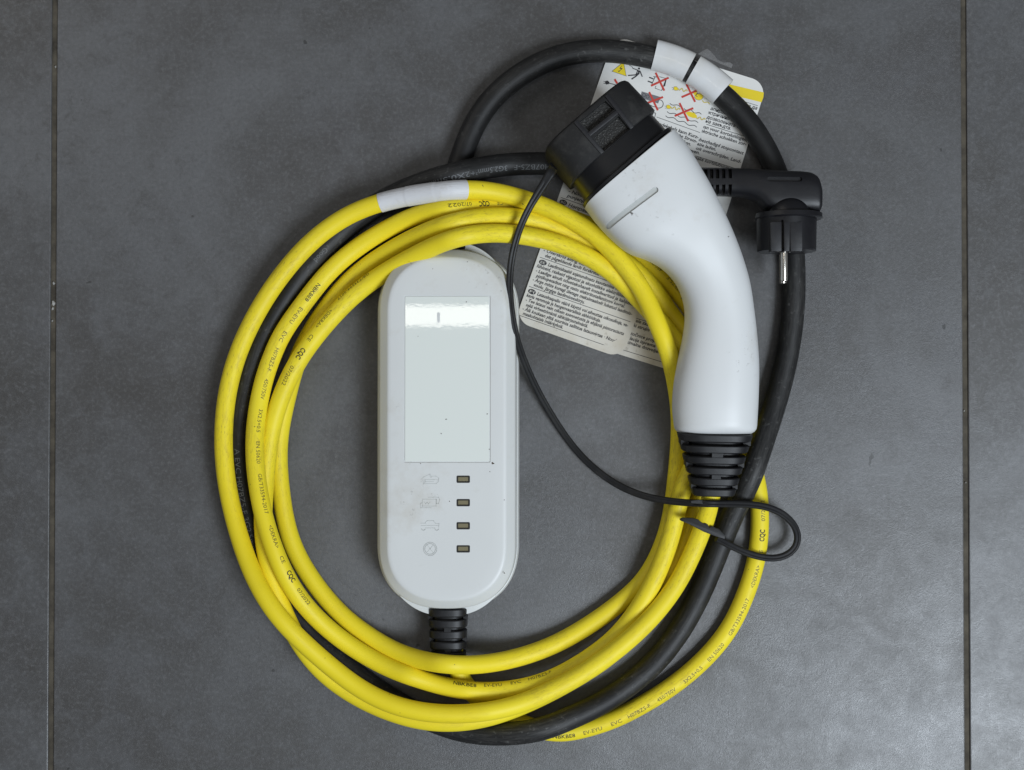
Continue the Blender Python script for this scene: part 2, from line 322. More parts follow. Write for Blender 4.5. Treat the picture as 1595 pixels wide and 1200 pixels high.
blk = [(1104,284,.6),(1060,279,.6),(1020,272,.6),(960,262,.6),(900,256,.6),(840,255,.6),(790,256,.6),(740,264,.6),(684,277,.6),(643,291,.6),(590,317,.6),(540,352,.6),(500,392,.6),(460,440,.6),(428,490,.6),(397,557,.6),(380,623,.6),(373,670,.6),(375,737,.6),(383,787,.6),(391,826,.6),(404,866,.6),(428,915,.6),(461,962,.6),(510,1014,.6),(560,1056,.6),(610,1090,.6),(662,1118,.6),(712,1137,.6),(760,1144,.6),(811,1142,.6),(845,1137,.6),(885,1120,.6),(930,1100,.6),(975,1071,.6),(1020,1033,.6),(1054,990,.6),(1078,950,.6),(1096,913,.6),(1130,828,.6),(1143,797,.6),(1168,749,.6),(1185,698,.6),(1204,640,.6),(1216,600,.6),(1228,545,.6),(1236,480,.6),(1237,420,.6),(1234,370,.6),(1228,330,.6),(1218,295,.6),(1203,253,.5),(1181,212,.4),(1156,178,.4),(1121,145,.3),(1085,116,.3),(1045,97,.3),(1008,88,.3),(960,80,.2),(907,80,.2),(853,93,.2),(800,123,.2),(760,160,.2),(733,205,.2),(717,250,.2),(706,285,.2),(701,312,.2),(699,335,.2)]
tet = [(864,259,9),(852,280,9),(832,310,9),(813,345,9),(800,385,9),(793,430,9),(795,475,9),(803,525,9),(815,560,9),(835,605,9),(862,652,9),(900,706,9),(945,746,9),(990,770,9),(1040,781,9),(1100,785,9),(1150,785,9),(1195,788,9),(1228,803,9),(1247,828,9),(1247,852,9),(1225,871,9),(1190,871,9),(1150,857,9),(1115,838,9),(1090,823,9),(1066,810,9)]
def course(pts):
    a = np.array(pts, float); L = np.linalg.norm(np.diff(a[:, :2], axis=0), axis=1).sum() * MMPX
    fine = catmull(a, len(a) * 24); d = np.concatenate([[0], np.cumsum(np.linalg.norm(np.diff(fine[:, :2], axis=0), axis=1))])
    n = int(L / 3.0); u = np.linspace(0, d[-1], n); out = np.stack([np.interp(u, d, fine[:, k]) for k in range(3)], 1)
    ker = np.exp(-0.5 * (np.arange(-9, 10) / 3.2) ** 2); ker /= ker.sum()
    e0, e1 = out[0].copy(), out[-1].copy()
    for k in range(2):
        x = out[:, k]; pad = np.concatenate([2 * x[0] - x[9:0:-1], x, 2 * x[-1] - x[-2:-11:-1]]); out[:, k] = np.convolve(pad, ker, 'valid')
    return out
# control box footprint, mm on the floor
BX, BY = -41.2, -28.3; BUW, BUL = 44.4, 115.5; BLW, BLL = 46.0, 117.5; BTOP = 38.0
def box_outline(hw, hl, nc=96, endb=45.0, n=2.4):
    """elongated outline: straight sides and full rounded ends"""
    e = endb * hw / 46.0; t = np.linspace(0, 2 * np.pi, nc, endpoint=False); ct, st = np.cos(t), np.sin(t)
    x = np.sign(ct) * np.abs(ct) ** (2 / n) * hw; y = np.sign(st) * np.abs(st) ** (2 / n) * e
    y = y + np.sign(st) * (hl - e) * np.minimum(1, np.abs(st) * 40)
    return np.stack([BX + x, BY + y], 1)
def box_height(x, y):
    def ins(hw, hl):
        e = 45.0 * hw / 46.0; dy = np.maximum(np.abs(y - BY) - (hl - e), 0) / e; dx = np.abs(x - BX) / hw
        return (dx ** 2.4 + dy ** 2.4) ** (1 / 2.4)
    u = ins(BUW, BUL); l = ins(BLW, BLL)
    return np.where(u < 1, np.interp(u, [0.84, 1.0], [BTOP, 24.0]), np.where(l < 1, 18.0, 0.0))
def settle():
    cs = [course(yel), course(blk), course(tet)]; rad = [RY, RB, RT]
    n = [len(c) for c in cs]; off = np.cumsum([0] + n); px = np.concatenate(cs); r = np.concatenate([np.full(k, q) for k, q in zip(n, rad)])
    cid = np.concatenate([np.full(k, i) for i, k in enumerate(n)]); idx = np.concatenate([np.arange(k) for k in n])
    xy = (P(px[:, 0], px[:, 1], 12.0) * 1000)[:, :2]
    D = np.hypot(xy[:, None, 0] - xy[None, :, 0], xy[:, None, 1] - xy[None, :, 1]); RR = r[:, None] + r[None, :]
    same = (cid[:, None] == cid[None, :]) & (np.abs(idx[:, None] - idx[None, :]) < 25)
    i, j = np.where((D < RR) & ~same & (px[:, 2][:, None] > px[:, 2][None, :])); h = np.sqrt(np.maximum(RR[i, j] ** 2 - D[i, j] ** 2, 0)) + 0.15
    zmin = r.copy() + 0.05
    zmin = np.maximum(zmin, np.where(box_height(xy[:, 0], xy[:, 1]) > 0, box_height(xy[:, 0], xy[:, 1]) + r + 0.2, 0))
    tg = (px[:, 0] > 800) & (px[:, 0] < 1200) & (px[:, 1] > 60) & (px[:, 1] < 580); zmin = np.where(tg, zmin + 1.6, zmin)
    for yy0, yy1 in ((88, 122), (-190, -146)):         # cable sleeves of the control box
        m_ = (np.abs(xy[:, 0] - BX) < 12) & (xy[:, 1] > yy0) & (xy[:, 1] < yy1)
        own = ((cid == 0) & (idx < 14)) | ((cid == 1) & (idx > n[1] - 16))
        zmin = np.where(m_ & ~own, np.maximum(zmin, 15 + np.sqrt(np.maximum(144 - (xy[:, 0] - BX) ** 2, 0)) + r), zmin)
    fix = {}
    for k in range(4): fix[off[0] + k] = 15.0; fix[off[2] - 1 - k] = 15.0
    for k in range(5): fix[off[1] + k] = 36.0 - 0.6 * k; fix[off[1] - 1 - k] = 33.0 - 0.7 * (4 - k) * 0
    fix[off[2]] = 52.0; fix[off[2] + 1] = 48.0
    fi = np.array(list(fix)); fv = np.array([fix[k] for k in fi])
    z = zmin + 2.0 * px[:, 2]
    z[cid == 2] = 40
    def smooth(z, a):
        o = z.copy()
        for c in range(3):
            s = z[off[c]:off[c + 1]]; p = np.concatenate([[2 * s[0] - s[1]], s, [2 * s[-1] - s[-2]]]); o[off[c]:off[c + 1]] = (1 - a) * s + a * 0.5 * (p[:-2] + p[2:])
        return o
    for it in range(900):
        last = it > 780
        if not last: z = z - 0.25
        for _ in range(6 if not last else 1): z = smooth(z, 0.9 if not last else 0.5)
        for _ in range(2):
            z = np.maximum(z, zmin); z[fi] = fv
            v = h - (z[i] - z[j]); up = np.zeros_like(z); dn = np.zeros_like(z)
            np.maximum.at(up, i, np.maximum(v, 0)); np.maximum.at(dn, j, np.maximum(v, 0))
            z = z + (0.5 if not last else 0.85) * up - (0.5 if not last else 0.0) * dn
        z = np.maximum(z, zmin); z[fi] = fv
    v = h - (z[i] - z[j]); print('settle: worst overlap mm', v.max(), 'max z', [z[cid == c].max() for c in range(3)])
    out = []
    for c in range(3):
        s = slice(off[c], off[c + 1]); out.append((P(px[s, 0], px[s, 1], z[s]), px[s, :2]))
    return out
(yel_p, yel_px), (blk_p, blk_px), (tet_p, tet_px) = settle()

class Path:
    def __init__(s, p, px):
        s.p = p; s.px = px; d = np.linalg.norm(np.diff(p, axis=0), axis=1); s.s = np.concatenate([[0], np.cumsum(d)])
        t = np.gradient(p, axis=0); t /= np.linalg.norm(t, axis=1)[:, None]; L = np.cross([0, 0, 1.0], t); L /= np.linalg.norm(L, axis=1)[:, None]
        s.t, s.l, s.u = t, L, np.cross(t, L)
    def at(s, q):
        q = np.atleast_1d(q); f = lambda a: np.stack([np.interp(q, s.s, a[:, k]) for k in range(3)], 1)
        t, l, u = f(s.t), f(s.l), f(s.u)
        return f(s.p), t, l, u
    def near(s, px, py): return s.s[np.argmin(np.hypot(s.px[:, 0] - px, s.px[:, 1] - py))]
YP, BP, TP = Path(yel_p, yel_px), Path(blk_p, blk_px), Path(tet_p, tet_px)
def sweep(path, s0, s1, step, prof, name='tube', close=True):
    """prof(theta, s) -> (lateral, up) offsets in metres; UV = metres along, metres round"""
    n = max(2, int((s1 - s0) / step)); q = np.linspace(s0, s1, n); p, t, l, u = path.at(q); nc = 20
    th = np.linspace(0, 2 * np.pi, nc, endpoint=False); V = []
    for k in range(n):
        a, b_ = prof(th, q[k]); V.append(p[k] + a[:, None] * l[k] + b_[:, None] * u[k])
    mb = MB(); mb.add(np.concatenate(V), loft_faces(n, nc) if close else loft_faces(n, nc)[:-2]); me = mb.mesh(name)
    uv = me.uv_layers.new(name='UVMap'); vi = np.zeros(len(me.loops), int); me.loops.foreach_get('vertex_index', vi)
    co = np.stack([q[vi // nc], (vi % nc) / nc * 0.038], 1)
    ls = np.zeros(len(me.polygons), int); me.polygons.foreach_get('loop_start', ls); lt = np.zeros(len(me.polygons), int); me.polygons.foreach_get('loop_total', lt)
    for a, k in zip(ls, lt):
        if k == 4:
            w = co[a:a + 4, 1]
            if w.max() - w.min() > 0.02: co[a:a + 4, 1] = np.where(w < 0.01, w + 0.038, w)
    uv.data.foreach_set('uv', co.ravel()); return me
def circ(r): return lambda th, s: (np.sin(th) * r, np.cos(th) * r)

# ------------------------------------------------------------------ lettering
def glyphs(text, cuts=0, shear=0.0, bold=0.0):
    """outline text as flat mesh data in units of letter height: verts (x, y), faces, width"""
    c = bpy.data.curves.new('t', 'FONT'); c.body = text; c.size = 1.0; c.resolution_u = 2; c.shear = shear; c.offset = bold
    o = bpy.data.objects.new('t', c); col.objects.link(o); dg = bpy.context.evaluated_depsgraph_get(); dg.update()
    me = bpy.data.meshes.new_from_object(o.evaluated_get(dg)); bpy.data.objects.remove(o); bpy.data.curves.remove(c)
    bm = bmesh.new(); bm.from_mesh(me); bpy.data.meshes.remove(me); bmesh.ops.remove_doubles(bm, verts=bm.verts, dist=1e-5)
    for k in range(cuts):
        y = -0.15 + 0.95 * (k + 1) / (cuts + 1)
        bmesh.ops.bisect_plane(bm, geom=bm.verts[:] + bm.edges[:] + bm.faces[:], plane_co=(0, y, 0), plane_no=(0, 1, 0))
    bm.verts.index_update(); v = np.array([(q.co.x, q.co.y) for q in bm.verts]) if bm.verts else np.zeros((0, 2)); f = [tuple(q.index for q in g.verts) for g in bm.faces]; bm.free()
    w = (v[:, 0].max() - v[:, 0].min()) if len(v) else 1.0
    if len(v): v[:, 0] -= v[:, 0].min()
    return v, f, w
_gc = {}
def cable_text(mb, path, s0, text, length, height, lat, r, bold=0.0):
    """print text along a cable from arc s0 (metres); lat = offset of the baseline to the left of travel"""
    key = (text, bold)
    if key not in _gc: _gc[key] = glyphs(text, 5, 0, bold)
    v, f, w = _gc[key]; x = v[:, 0] / w * length; y = v[:, 1] / 0.72 * height
    p, t, l, u = path.at(s0 + x); a = math.asin(max(-1, min(1, lat / r))) + y / r; rr = r + 0.00006
    mb.add(p + rr * (np.sin(a)[:, None] * l + np.cos(a)[:, None] * u), f)

# ------------------------------------------------------------------ charging cable: one thing
cc = empty('charging_cable', (BX * .001, BY * .001, 0), 'coiled yellow and black charging cable with white connector, control box and mains plug on tiles', 'charging cable')
me = sweep(YP, YP.s[0], YP.s[-1], 0.003, circ(RY * .001)); ycab = link('yellow_cable', me, 'yellow', cc, angle=60); ycab['label'] = 'scuffed yellow round cable coiled in loops with small black print'
me = sweep(BP, BP.s[0], BP.s[-1], 0.003, circ(RB * .001)); bcab = link('mains_cable', me, 'black', cc, angle=60); bcab['label'] = 'thicker dusty black rubber cable'
WORDS = [('NBKBE8', -46, 33), ('EV-EYU', 0, 29), ('EVC', 44, 17), ('H07BZ5-F', 72, 38), ('450/750V', 123, 33), ('3X2.5+0.5', 172, 36), ('EN 50620', 222, 34), ('GB/T33594-2017', 272, 62), ('<DEKRA>', 352, 35), ('CE', 400, 11), ('CQC', 424, 18), ('07/2022', 455, 32)]
k = MMPX * .001
def run(anchor, word, lats, first='NBKBE8', last='07/2022'):
    names = [w for w, o, l in WORDS]; o0 = dict((w, o) for w, o, l in WORDS)[word]; s0 = YP.near(*anchor)
    for w, o, l in WORDS[names.index(first):names.index(last) + 1]:
        lat = np.interp(o, [a_ for a_, b_ in lats], [b_ for a_, b_ in lats]); b_ = 0.03 if w == 'CQC' else (0.010 if w == 'NBKBE8' else 0.0); mb = MB()
        cable_text(mb, YP, s0 + (o - o0) * k, w, l * k, (8.0 if w == 'CQC' else 6.3) * k, lat * k, RY * .001, b_)
        link('printed_text', mb.mesh('print'), 'bold_ink' if w in ('CQC', 'NBKBE8') else 'cable_ink', ycab, smooth=False)
run((905, 1140), 'EV-EYU', [(-46, -7), (480, -6)]); run((1061, 460), 'H07BZ5-F', [(-46, -4), (480, -6)]); run((497, 447), 'NBKBE8', [(-46, 0), (172, 4), (480, 6)])
run((708, 1074), 'NBKBE8', [(-46, 8), (123, 11)], last='H07BZ5-F'); run((474, 546), 'CQC', [(272, -13), (352, -9), (424, -5), (480, -5)], first='GB/T33594-2017')
RBm = RB * .001
for an, w, l, lat in (((858, 255), 'H07BZ5-F', 60, 4), ((782, 257), '3G2.5mm²+2X0.5mm²', 122, 4), ((508, 385), 'Good', 26, 2), ((373, 697), 'A EVC H07BZ5-F 3G2.5mm²', 165, -5)):
    mb = MB(); cable_text(mb, BP, BP.near(*an), w, l * k, 8.5 * k, lat * k, RBm); link('printed_text', mb.mesh('print'), 'grey_ink', bcab, smooth=False)
# white label wrapped round the yellow cable
sA = YP.s[np.argmin(np.hypot(yel_px[:, 0] - 722, yel_px[:, 1] - 295))]; sB = YP.s[np.argmin(np.hypot(yel_px[:, 0] - 593, yel_px[:, 1] - 315))]
def lab(th, s):
    q = (s - sA) / (sB - sA); r = RY * .001 + 0.00035 + 0.00022 * (0.33 < q < 0.68) + 0.00005 * np.sin(3 * th + 9 * q)
    return np.sin(th) * r, np.cos(th) * r
link('cable_label', sweep(YP, sA, sB, 0.0008, lab), 'label', ycab)['label'] = 'creased white label wrapped round the yellow cable'

# ---- control box
def ring3(o2, z): return np.column_stack([o2 * .001, np.full(len(o2), z * .001)])
low = [(-4, 0.6), (-1.0, 1.2), (0, 4), (-0.3, 16), (-1.2, 19.5), (-2.2, 20.0)]
lower = loft([ring3(box_outline(BLW + a, BLL + a), z) for a, z in low]).mesh('lower')
up_ = [(-2.0, 18.8), (-0.2, 19.2), (0, 20), (-0.8, 28), (-1.1, 30.4), (-1.5, 31.2), (-2.1, 31.8), (-6.3, 37.0), (-6.9, 37.5), (-7.8, 37.85), (-9.2, 38.0), (-16, 38.05)]
upper = loft([ring3(box_outline(BUW + a, BUL + a * 1.0), z) for a, z in up_]).mesh('upper')
# pockets for the sticker and the indicators
def rectpx(x0, y0, x1, y1, z): a, b_ = P(x0, y0, z), P(x1, y1, z); return (a[0], b_[1], b_[0], a[1])
def rrect(x0, y0, x1, y1, r, seg=4):
    out = []
    for cx, cy, a0 in ((x1 - r, y1 - r, 0), (x0 + r, y1 - r, 90), (x0 + r, y0 + r, 180), (x1 - r, y0 + r, 270)):
        out += [(cx + r * math.cos(R(a0 + 90 * i / seg)), cy + r * math.sin(R(a0 + 90 * i / seg))) for i in range(seg + 1)]
    return out
T = BTOP * .001
cm = MB(); s_ = rectpx(629, 460, 764, 721, BTOP); prism(rrect(*s_, .0012), T - .0005, T + .01, cm)
inds = [(711, 741, 732, 752.5), (711, 777.5, 732, 789), (711, 813.5, 732, 825), (711, 849.5, 732, 861)]
for a in inds: prism(rrect(*rectpx(*a, BTOP), .0008), T - .0016, T + .01, cm)
upper = cut(upper, cm.mesh('cut'))
cbox = link('control_box', upper, 'white_box', cc, angle=30); cbox['label'] = 'white oblong plastic control box with four small indicator windows'
ROOTINV_child = Matrix.Identity(4)
link('lower_shell', lower, 'white_box', cbox, angle=30)
# crescent end plates that step out below the upper shell
for sgn in (-1, 1):
    o = box_outline(BUW + .5, BUL + .3, 240); o = o[(o[:, 1] - BY) * sgn > 90]; o = o[np.abs(o[:, 0] - BX) < 31]; o = o[np.argsort(o[:, 0])]
    inn = o.copy(); inn[:, 1] = BY + sgn * (np.abs(o[:, 1] - BY) - 8.0)
    o = o.copy(); o[:, 1] += sgn * (4.4 * (1 - (np.abs(o[:, 0] - BX) / 31) ** 2.4) + .1)
    link('end_plate', bevel_mesh(prism(np.concatenate([o, inn[::-1]]) * .001, .004, .0215).mesh('plate'), .0006), 'white_box', cbox, angle=30)
x0, y0, x1, y1 = rectpx(631, 462, 762, 719, BTOP)
link('sticker', bevel_mesh(prism(rrect(x0, y0, x1, y1, .001), T - .0006, T - .00005).mesh('sticker'), .0001, 1), 'sticker', cbox)['label'] = 'glossy pale green blank sticker'
for a in inds:
    x0, y0, x1, y1 = rectpx(*a, BTOP); cm = MB(); prism(rrect(x0 + .00012, y0 + .00012, x1 - .00012, y1 - .00012, .0008), T - .0018, T - .0001, cm)
    fr = cut(cm.mesh('frame'), prism(rrect(x0 + .0009, y0 + .0009, x1 - .0009, y1 - .0009, .0004), T - .0012, T + .01).mesh('c'))
    io = link('indicator_window', fr, 'lens_frame', cbox)
    link('lens', prism(rrect(x0 + .001, y0 + .001, x1 - .001, y1 - .001, .0004), T - .0018, T - .0006).mesh('lens'), 'lens', io)
pm = P(683, 489, BTOP), P(683, 501, BTOP)
link('sticker_mark', capsule_prism(pm[0], pm[1], .0009, T - .0003, T + .00002).mesh('mark'), 'white_box', cbox, smooth=False)
for x, y, r_ in ((728, 408, .9), (726.5, 470.5, 1.1), (687, 675.5, 1.0), (767.5, 722, 2.3), (759, 645, 1.2), (763, 735, .9), (700, 781, 1.0), (785.5, 779, .9), (785.5, 893, 1.2), (651, 524, .7), (762, 700, .8), (655, 722.5, .9), (640, 410, .7), (674, 419, .7)):
    cx, cy, _ = P(x, y, BTOP); pts = [(cx + r_ * k * (.75 + .45 * math.sin(3.1 * i_ + x)) * math.cos(i_ * math.pi / 4.5), cy + r_ * k * (.75 + .35 * math.cos(2.3 * i_ + y)) * math.sin(i_ * math.pi / 4.5)) for i_ in range(9)]
    link('dirt_speck', prism(pts, T - .0006, T + .00008).mesh('speck'), 'speck', cbox, smooth=False)
# moulded icons beside the indicators: thin raised lines
def strokes(lines, wpx, z, hgt, mb=None, mi=0):
    """thin flat strokes laid through photograph spots at height z (mm)"""
    mb = mb or MB()
    for ln in lines:
        p = P([a[0] for a in ln], [a[1] for a in ln], z)[:, :2]; closed = np.linalg.norm(p[0] - p[-1]) < 1e-6
        w = wpx * k / 2; t = np.gradient(p, axis=0)
        if closed: t[0] = t[-1] = p[1] - p[-2]
        t /= np.linalg.norm(t, axis=1)[:, None] + 1e-12; nrm = np.stack([-t[:, 1], t[:, 0]], 1)
        a, b_ = p + w * nrm, p - w * nrm; n_ = len(p); zt = z * .001 + hgt
        v = [(*q, zt) for q in a] + [(*q, zt) for q in b_]; mb.add(v, [(i, i + 1, i + 1 + n_, i + n_) for i in range(n_ - 1)], mi)
    return mb
def zpx(ox, oy, s): return lambda pts: [(ox + x / s, oy + y / s) for x, y in pts]
q = zpx(630, 720, 7.5)
def circle(cx, cy, r, n=20, a0=0, a1=360, ry=None): return [(cx + r * math.cos(R(a)), cy + (ry or r) * math.sin(R(a))) for a in np.linspace(a0, a1, n)]
icons = [
 [q([(192, 205), (228, 172), (300, 140)]), q([(300, 140), (300, 165), (370, 165), (402, 188), (395, 228), (372, 252), (222, 252), (215, 205)]), q([(240, 205), (362, 205)]), q([(245, 228), (340, 228)]), q([(240, 205), (245, 228)])],
 [q([(275, 412), (400, 412), (412, 440), (400, 485), (375, 485), (375, 430)]), q([(215, 435), (370, 435), (370, 515), (210, 515), (210, 435)]), q([(205, 470), (185, 490), (190, 535), (315, 535)]), q([(235, 468), (250, 490), (265, 468), (280, 490), (300, 468)])],
 [q([(190, 715), (240, 715), (265, 685), (340, 685), (360, 715), (405, 720)]), q([(195, 742), (400, 742)]), q([(245, 770), (355, 770)]), q(circle(222, 775, 22, 8, 0, 180)), q(circle(378, 775, 22, 8, 0, 180)), q([(400, 765), (405, 720)])],
 [q(circle(300, 1015, 78, 32)), q(circle(300, 1015, 62, 32)), q([(268, 970), (335, 1058)]), q([(335, 970), (265, 1052)])]]
for ic in icons:
    mbi = MB()
    for ln in ic:
        for a, b_ in zip(ln[:-1], ln[1:]):
            pa, pb = P(*a, BTOP), P(*b_, BTOP); L_ = np.linalg.norm(pb - pa)
            if L_ < 1e-6: continue
            ax = (pb - pa) / L_; ay = np.array([-ax[1], ax[0], 0]); mbi.add(box_pts((pa + pb) / 2 + [0, 0, .00001], ax, ay, (0, 0, 1), L_ / 2 + .0001, .00017, .00014), BOXF)
    link('moulded_icon', mbi.mesh('icon'), 'slot', cbox, smooth=False)
# bend-relief sleeves (rings, core and bridging webs)
def relief(c0, c1, w0, w1, h0, h1, tiers, gap, core, nexp=2.3, webs=True):
    """tapered ribbed sleeve from c0 to c1 (metres): half widths w, half heights h"""
    c0, c1 = np.array(c0), np.array(c1); ax = c1 - c0; L_ = np.linalg.norm(ax); ax /= L_; lat = np.cross(ax, [0, 0, 1.0]); lat /= np.linalg.norm(lat); up = np.cross(lat, ax)
    mb = MB(); f = lambda t: (c0 + ax * t * L_, w0 + (w1 - w0) * t, h0 + (h1 - h0) * t)
    loft([superring(f(t)[0], lat, up, f(t)[1] * core, f(t)[2] * core, nexp, 40) for t in (0, .5, .99)], mb)
    g = gap / L_; tl = (1 - g * (tiers - 1)) / tiers
    for i in range(tiers):
        a = i * (tl + g); b_ = a + tl; e = min(.0007 / L_, tl * .3)
        rr = []
        for t, s in ((a, .955), (a + e, 1.0), (b_ - e, 1.0), (b_, .955)):
            c, w, h_ = f(t); rr.append(superring(c, lat, up, w * s, h_ * s, nexp, 40))
        loft(rr, mb)
        if webs and i < tiers - 1:
            c, w, h_ = f(b_ + g / 2)
            if i % 2 == 1: spots = [(0, 1), (0, -1)]
            else: spots = [(1, 0), (-1, 0)]
            for sx, sz in spots:
                mb.add(box_pts(c + lat * sx * w * .88 + up * sz * h_ * .85, ax, lat, up, gap * .7, (w * .11 if sx else w * .17), (h_ * .45 if sx else h_ * .13)), BOXF)
    return mb.mesh('relief')
e0 = np.array([BX, BY - BLL + 2, 15.0]) * .001; e1 = np.array([BX + .3, BY - BLL - 38, 15.0]) * .001
link('bend_relief', relief(e0, e1, .0131, .0110, .0125, .0105, 6, .0019, .76, 2.8), 'relief', cbox, angle=30)
e0 = np.array([BX, BY + BLL - 2, 15.0]) * .001; e1 = np.array([BX + .2, BY + BLL + 30, 15.0]) * .001
link('bend_relief', relief(e0, e1, .0128, .0100, .0120, .0100, 5, .0022, .80), 'relief', cbox, angle=30)

# ---- connector (pistol-grip handle lying on its side)
st = [(911,322,1049,206,48,30.5),(918,331,1058,217,48,30.5),(925,341,1067,228,48,30.5),(950,369,1086,259,47.5,30),(979,393,1104,289,47,29),(1007,404,1120,320,46,28),(1029,416,1134,349,45,27),(1046,432,1147,379,44,25.5),(1058,451,1158,409,43,24),(1065,472,1167,441,42,23),(1067,496,1173,479,41,22.5),(1063.5,526,1178,521,40,22.5),(1056,562,1181,563,39,23),(1049.5,600,1181,600,38,23.5),(1047.5,636,1179.5,638,37,23.5),(1050,662,1178,663,36.3,22.8)]
sm = catmull(np.array([( (a + c) / 2, (b_ + d) / 2, a, b_, c, d, e, f) for a, b_, c, d, e, f in st]), 60)
rings = []
def st_ring(row, n=2.5, inset=0.0, shift=0.0):
    _, _, a, b_, c, d, zc, hh = row; A, B_ = P(a, b_, zc), P(c, d, zc); lat = (B_ - A); w = np.linalg.norm(lat) / 2; lat /= 2 * w
    return superring((A + B_) / 2, lat, (0, 0, 1.0), w - inset, hh * .001 - inset, n, 72)
first = st_ring(sm[0], 3.3, inset=.0012); rings = [first] + [st_ring(r_, np.interp(i_, [0, 12, 30], [3.3, 3.1, 2.5])) for i_, r_ in enumerate(sm)]
rings[1] = st_ring(sm[0] * .75 + sm[1] * .25, 3.3)
for py, ins in ((668, .0004), (672, .0016), (675, .0034), (676.5, .0060)):
    rings.append(st_ring(np.array([0, 0, 1050, py - .5, 1178, py + .5, 36.2, 22.6]), inset=ins))
shell = loft(rings).mesh('shell')
from mathutils.bvhtree import BVHTree
_bm = bmesh.new(); _bm.from_mesh(shell); bvh = BVHTree.FromBMesh(_bm); _bm.free()
def top_z(x, y): h_ = bvh.ray_cast(Vector((x, y, .3)), Vector((0, 0, -1)))[0]; return h_.z if h_ else .06
def slot_mesh(w, lo, hi, ext=0.0):
    """rounded slot across the shell: bottom lo and top hi metres relative to the shell's surface"""
    pa, pb = P(951, 348.5, 74)[:2], P(1020.5, 296.5, 77)[:2]; d = pb - pa; L_ = np.linalg.norm(d); d /= L_; n_ = np.array([-d[1], d[0]]); t = np.concatenate([-np.cos(np.linspace(0, np.pi / 2, 6)) * w, np.linspace(0, L_, 12)[1:-1], L_ + np.sin(np.linspace(0, np.pi / 2, 6)) * w])
    hwid = np.where(t < 0, np.sqrt(np.maximum(w * w - t * t, 0)), np.where(t > L_, np.sqrt(np.maximum(w * w - (t - L_) ** 2, 0)), w)); hwid = np.maximum(hwid, w * .12); rg = []
    for q_, hw_ in zip(t, hwid):
        c = pa + d * q_; zs = top_z(*c); l, r_ = c + n_ * hw_, c - n_ * hw_
        rg.append(np.array([(*l, zs + lo), (*r_, zs + lo), (*r_, zs + hi), (*l, zs + hi)]))
    return loft(rg).mesh('slot')
slot_floor = slot_mesh(.00195, -.0032, -.0014); shell = cut(shell, slot_mesh(.0019, -.0017, .006))
conn = link('connector', shell, 'white_shell', cc, angle=28); conn['label'] = 'white curved plastic charging connector handle'
link('grip_slot', slot_floor, 'slot', conn)
# moulded ridge at the shoulder
ra, rb = P(1024, 247.5, 74.0), P(1065, 226.5, 62.0); ax = (rb - ra) / np.linalg.norm(rb - ra); ay = np.cross([0, 0, 1], ax); ay /= np.linalg.norm(ay); az = np.cross(ax, ay)
link('shoulder_ridge', bevel_mesh((lambda m_: (m_.add(box_pts((ra + rb) / 2, ax, ay, az, np.linalg.norm(rb - ra) / 2, .0011, .0024), BOXF), m_)[1])(MB()).mesh('ridge'), .0006), 'white_shell', conn)
LAT = np.array([.755, .656, 0.0]); LAT /= np.linalg.norm(LAT); FWD = np.array([-LAT[1], LAT[0], 0]); UP = np.array([0, 0, 1.0])
HC = P(977, 262.5, 48.0)
def head_ring(x, w, h_, n=3.2, dz=0.0): return superring(HC + FWD * x * .001 + UP * dz * .001, LAT, UP, w * .001, h_ * .001, n, 72)
link('flange', loft([head_ring(-.8, 34.8, 30.8), head_ring(-.6, 35.6, 31.3), head_ring(1.0, 35.6, 31.3), head_ring(1.4, 34.8, 30.8)]).mesh('flange'), 'collar', conn)
link('collar', loft([head_ring(.5, 32.6, 29.4), head_ring(15.6, 32.2, 29.2)]).mesh('collar'), 'collar', conn)['label'] = 'smooth black collar of the connector'
b0, b1 = P(1113, 674, 36.2), P(1110.5, 771, 33.5)
link('bend_relief', relief(b0, b1, .0236, .0132, .0205, .0120, 6, .0020, .76, 3.4), 'relief', conn, angle=30)

# ---- mains plug
ps = [(1086,262,1086,303,34.5,9.5),(1112,262.5,1112,305,35,9.8),(1141,263,1141,306,35.5,10.5),(1162,264,1161,308,36,11.5),(1182,265.5,1178,315,36,12.5),(1196,266.5,1193,329,36,13.2),(1212,267.5,1210,335,36,13.5),(1230,268,1230,336,36,13.5),(1250,269,1252,336,36,13.5),(1264,272,1266,336,36,13.2),(1272,279,1272.5,335,36,12.6),(1276,292,1275.5,330,36,11.2)]
sm = catmull(np.array([((a + c) / 2, (b_ + d) / 2, a, b_, c, d, e, f) for a, b_, c, d, e, f in ps]), 44)
body = loft([st_ring(r_, 3.2) for r_ in sm]).mesh('plug')
cm = MB()
for x in (1099.5, 1108.5, 1117.5, 1127, 1137):
    for ya, yb in ((263.5, 278.5), (288, 303.5)):
        a, b_ = P(x - 2.6, ya, 44), P(x + 2.6, yb, 44); prism([(a[0], b_[1]), (b_[0], b_[1]), (b_[0], a[1]), (a[0], a[1])], .0385, .06, cm)
body = cut(body, cm.mesh('c'))
body = cut(body, capsule_prism(P(1199, 279, 49), P(1246, 279.5, 49), .0015, .0470, .07).mesh('c'))
plug = link('mains_plug', body, 'plug', cc, angle=30); plug['label'] = 'black right-angled two-pin mains plug lying on its side'
PZ = 36.0; PA = np.array([0.0, -1.0, 0])
def prs(px, py, r, n=2.0, fl=1.0): return superring(P(px, py, PZ), (1.0, 0, 0), UP, r * .001, r * .001 * fl, n, 56)
link('flange', loft([prs(1228.5, 332.5, 19.6), prs(1228.5, 333.5, 20.9), prs(1228.5, 340.5, 21.2), prs(1228.5, 342.5, 20.2)]).mesh('ring'), 'plug', plug)
ins = loft([prs(1225, 338, 19.0), prs(1225, 390.5, 18.6), prs(1225, 392.5, 18.0)], None).mesh('insert')
